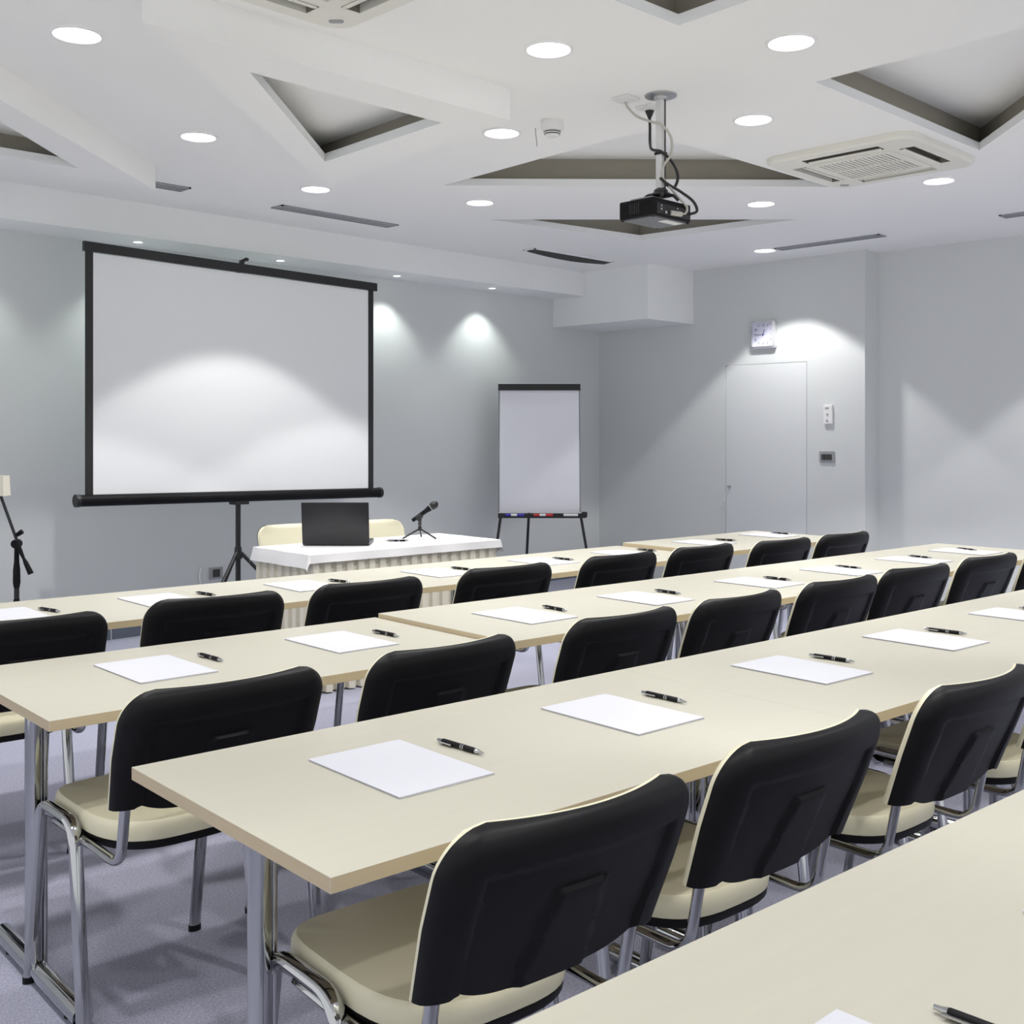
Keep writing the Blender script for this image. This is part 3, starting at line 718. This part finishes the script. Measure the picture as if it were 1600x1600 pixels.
# ================================================================== head table
HT = .725; hx0, hx1, hy0, hy1 = -.622, .622, -.27, .27
hc = Vector((4.005, 5.075, 0)); hr = math.radians(-3.2)
t = thing('head_table', 'head table hidden under white cloth and pleated ivory skirt', 'table', hc, hr)
obj('table_top', mbox(hx0, hx1, hy0, hy1, HT-.025, HT), M['maple'], t)
for x in (hx0+.06, hx1-.06):
    for y in (hy0+.06, hy1-.06):
        bm = B(); tube(bm, [(x, y, .001), (x, y, HT-.025)], .018, 10); obj('leg', bm, M['chrome'], t, True)
# skirt: knife pleats round three sides
path = [(hx0-.012, hy1), (hx0-.012, hy0-.012), (hx1+.012, hy0-.012), (hx1+.012, hy1)]
pts = []
for (xa, ya), (xb, yb) in zip(path, path[1:]):
    L_ = math.hypot(xb-xa, yb-ya); n = int(L_/.070); nx, ny = (yb-ya)/L_, -(xb-xa)/L_
    for k in range(n):
        for f, dd in ((.0, 0), (.08, .020), (.56, .024), (.62, .002), (.92, 0)):
            q = (k+f)/n; pts.append((xa+(xb-xa)*q, ya+(yb-ya)*q, nx*dd, ny*dd))
bm = B(); R_ = []
for kz in range(7):
    fz = kz/6; z = HT-.004-(HT-.012)*fz; amp = .6+.9*fz
    R_.append([bm.verts.new((x+dx*amp, y+dy*amp, z)) for x, y, dx, dy in pts])
for a, b in zip(R_, R_[1:]):
    for i in range(len(pts)-1): bm.faces.new((a[i], a[i+1], b[i+1], b[i]))
o = obj('table_skirt', bm, M['skirt'], None, False, hc, hr); tag(o, 'pleated ivory skirt hanging around the head table', 'table skirt')
# topper cloth
bm = B(); NX_, NY_ = 60, 34; ov = .082
G = []
for jx in range(NY_+1):
    rr = []
    for ix in range(NX_+1):
        u = hx0-ov-.03+(hx1-hx0+2*ov+.06)*ix/NX_; v = hy0-ov+(hy1-hy0+2*ov)*jx/NY_
        cu, cv = max(hx0-.034, min(hx1+.034, u)), max(hy0-.034, min(hy1+.016, v)); du, dv = u-cu, v-cv
        dd = math.hypot(du, dv); x, y, z = cu, cv, HT+.004
        if dd > 0:
            k_ = min(1, dd/.03)
            flare = .20+.10*math.sin(u*17)*math.sin(v*5+1)
            if du and dv: flare = .25
            x += du*flare*k_+(.004*math.sin(v*23)); y += dv*flare*k_
            z -= dd*.93*k_-(.0 if k_ == 1 else .0)
        else: z += .0015*math.sin(u*9+v*7)
        rr.append(bm.verts.new((x, y, z)))
    G.append(rr)
for a, b in zip(G, G[1:]):
    for i in range(NX_): bm.faces.new((a[i], a[i+1], b[i+1], b[i]))
o = obj('tablecloth', bm, M['cloth'], None, True, hc, hr); tag(o, 'white cloth draped over the head table', 'tablecloth')
CZ = HT+.0065
# laptop, lid toward the audience
zl = (CAM_H-CZ)*1746/(852-682); xl = (525-800)/1746*zl
lp = Vector((s*(zl+xl), s*(zl-xl), CZ))
t = thing('laptop', 'open black laptop seen from behind on the head table', 'laptop', lp, math.radians(-44))
obj('base', mbox(-.185, .185, .0, .25, 0, .018, bev=.004), M['lap'], t)
bm = B(); box(bm, -.187, .187, -.005, .004, .004, .242, bev=.004)
for v in bm.verts: v.co.y -= (v.co.z-.004)*.18*(1 if 1 else 0)
l = obj('lid', bm, M['lap'], t)
bm = B(); tube(bm, [(-.13, .004, .014), (.13, .004, .014)], .009, 10); obj('hinge', bm, M['blackm'], t, True)
bm = B(); box(bm, -.172, .172, .0035, .0052, .02, .228)
for v in bm.verts: v.co.y -= (v.co.z-.004)*.18
obj('display', bm, M['dark'], l)
# microphone on a table tripod
zm = (CAM_H-CZ)*1746/(842-682); xm = (656-800)/1746*zm
mp_ = Vector((s*(zm+xm), s*(zm-xm), CZ))
t = thing('microphone_tripod', 'small black table tripod holding the microphone on the head table', 'microphone stand', mp_, math.radians(-45))
for a in (200, 340, 90):
    a = math.radians(a); bm = B(); tube(bm, fillet([(0, 0, .062), (.03*math.cos(a), .03*math.sin(a), .045), (.105*math.cos(a), .105*math.sin(a), .005)], .02), .0052, 8); obj('leg', bm, M['blackm'], t, True)
bm = B(); tube(bm, [(0, 0, .05), (0, 0, .07), (0, 0, .078), (0, 0, .092), (0, 0, .10), (0, 0, .118)], [.010, .012, .007, .012, .008, .013], 12); obj('column', bm, M['blackm'], t, True)
e0 = Vector((-.045, 0, .108)); e1 = Vector((.105, 0, .215)); dv = (e1-e0).normalized()
bm = B(); tube(bm, [(0, 0, .112), (.0, 0, .128)], .012, 10); obj('clip_pivot', bm, M['blackm'], t, True)
bm = B(); q = e0+dv*.05; tube(bm, [q-dv*.02-Vector((0, 0, .006)), q+dv*.02-Vector((0, 0, .006))], .017, 12); obj('clip', bm, M['blackm'], t, True)
t = thing('microphone', 'black handheld microphone resting in the table tripod', 'microphone', mp_, math.radians(-45))
bm = B(); tube(bm, [e0, e0+dv*.004, e0+dv*.10, e0+dv*.125, e0+dv*.135], [.009, .0115, .014, .018, .019], 16); obj('handle', bm, M['black'], t, True)
bm = B(); tube(bm, [e0+dv*.133, e0+dv*.138], .0225, 18); obj('collar_ring', bm, M['grey'], t, True)
bm = B(); tube(bm, [e0+dv*.138, e0+dv*.150, e0+dv*.165, e0+dv*.178, e0+dv*.186], [.020, .0235, .0235, .017, .006], 18); obj('grille_head', bm, M['blackm'], t, True)
pp = Vector((4.115, 5.055, CZ-.001)); dup(fpen, pp, math.radians(-45), 'black pen on the head table beside the microphone tripod')
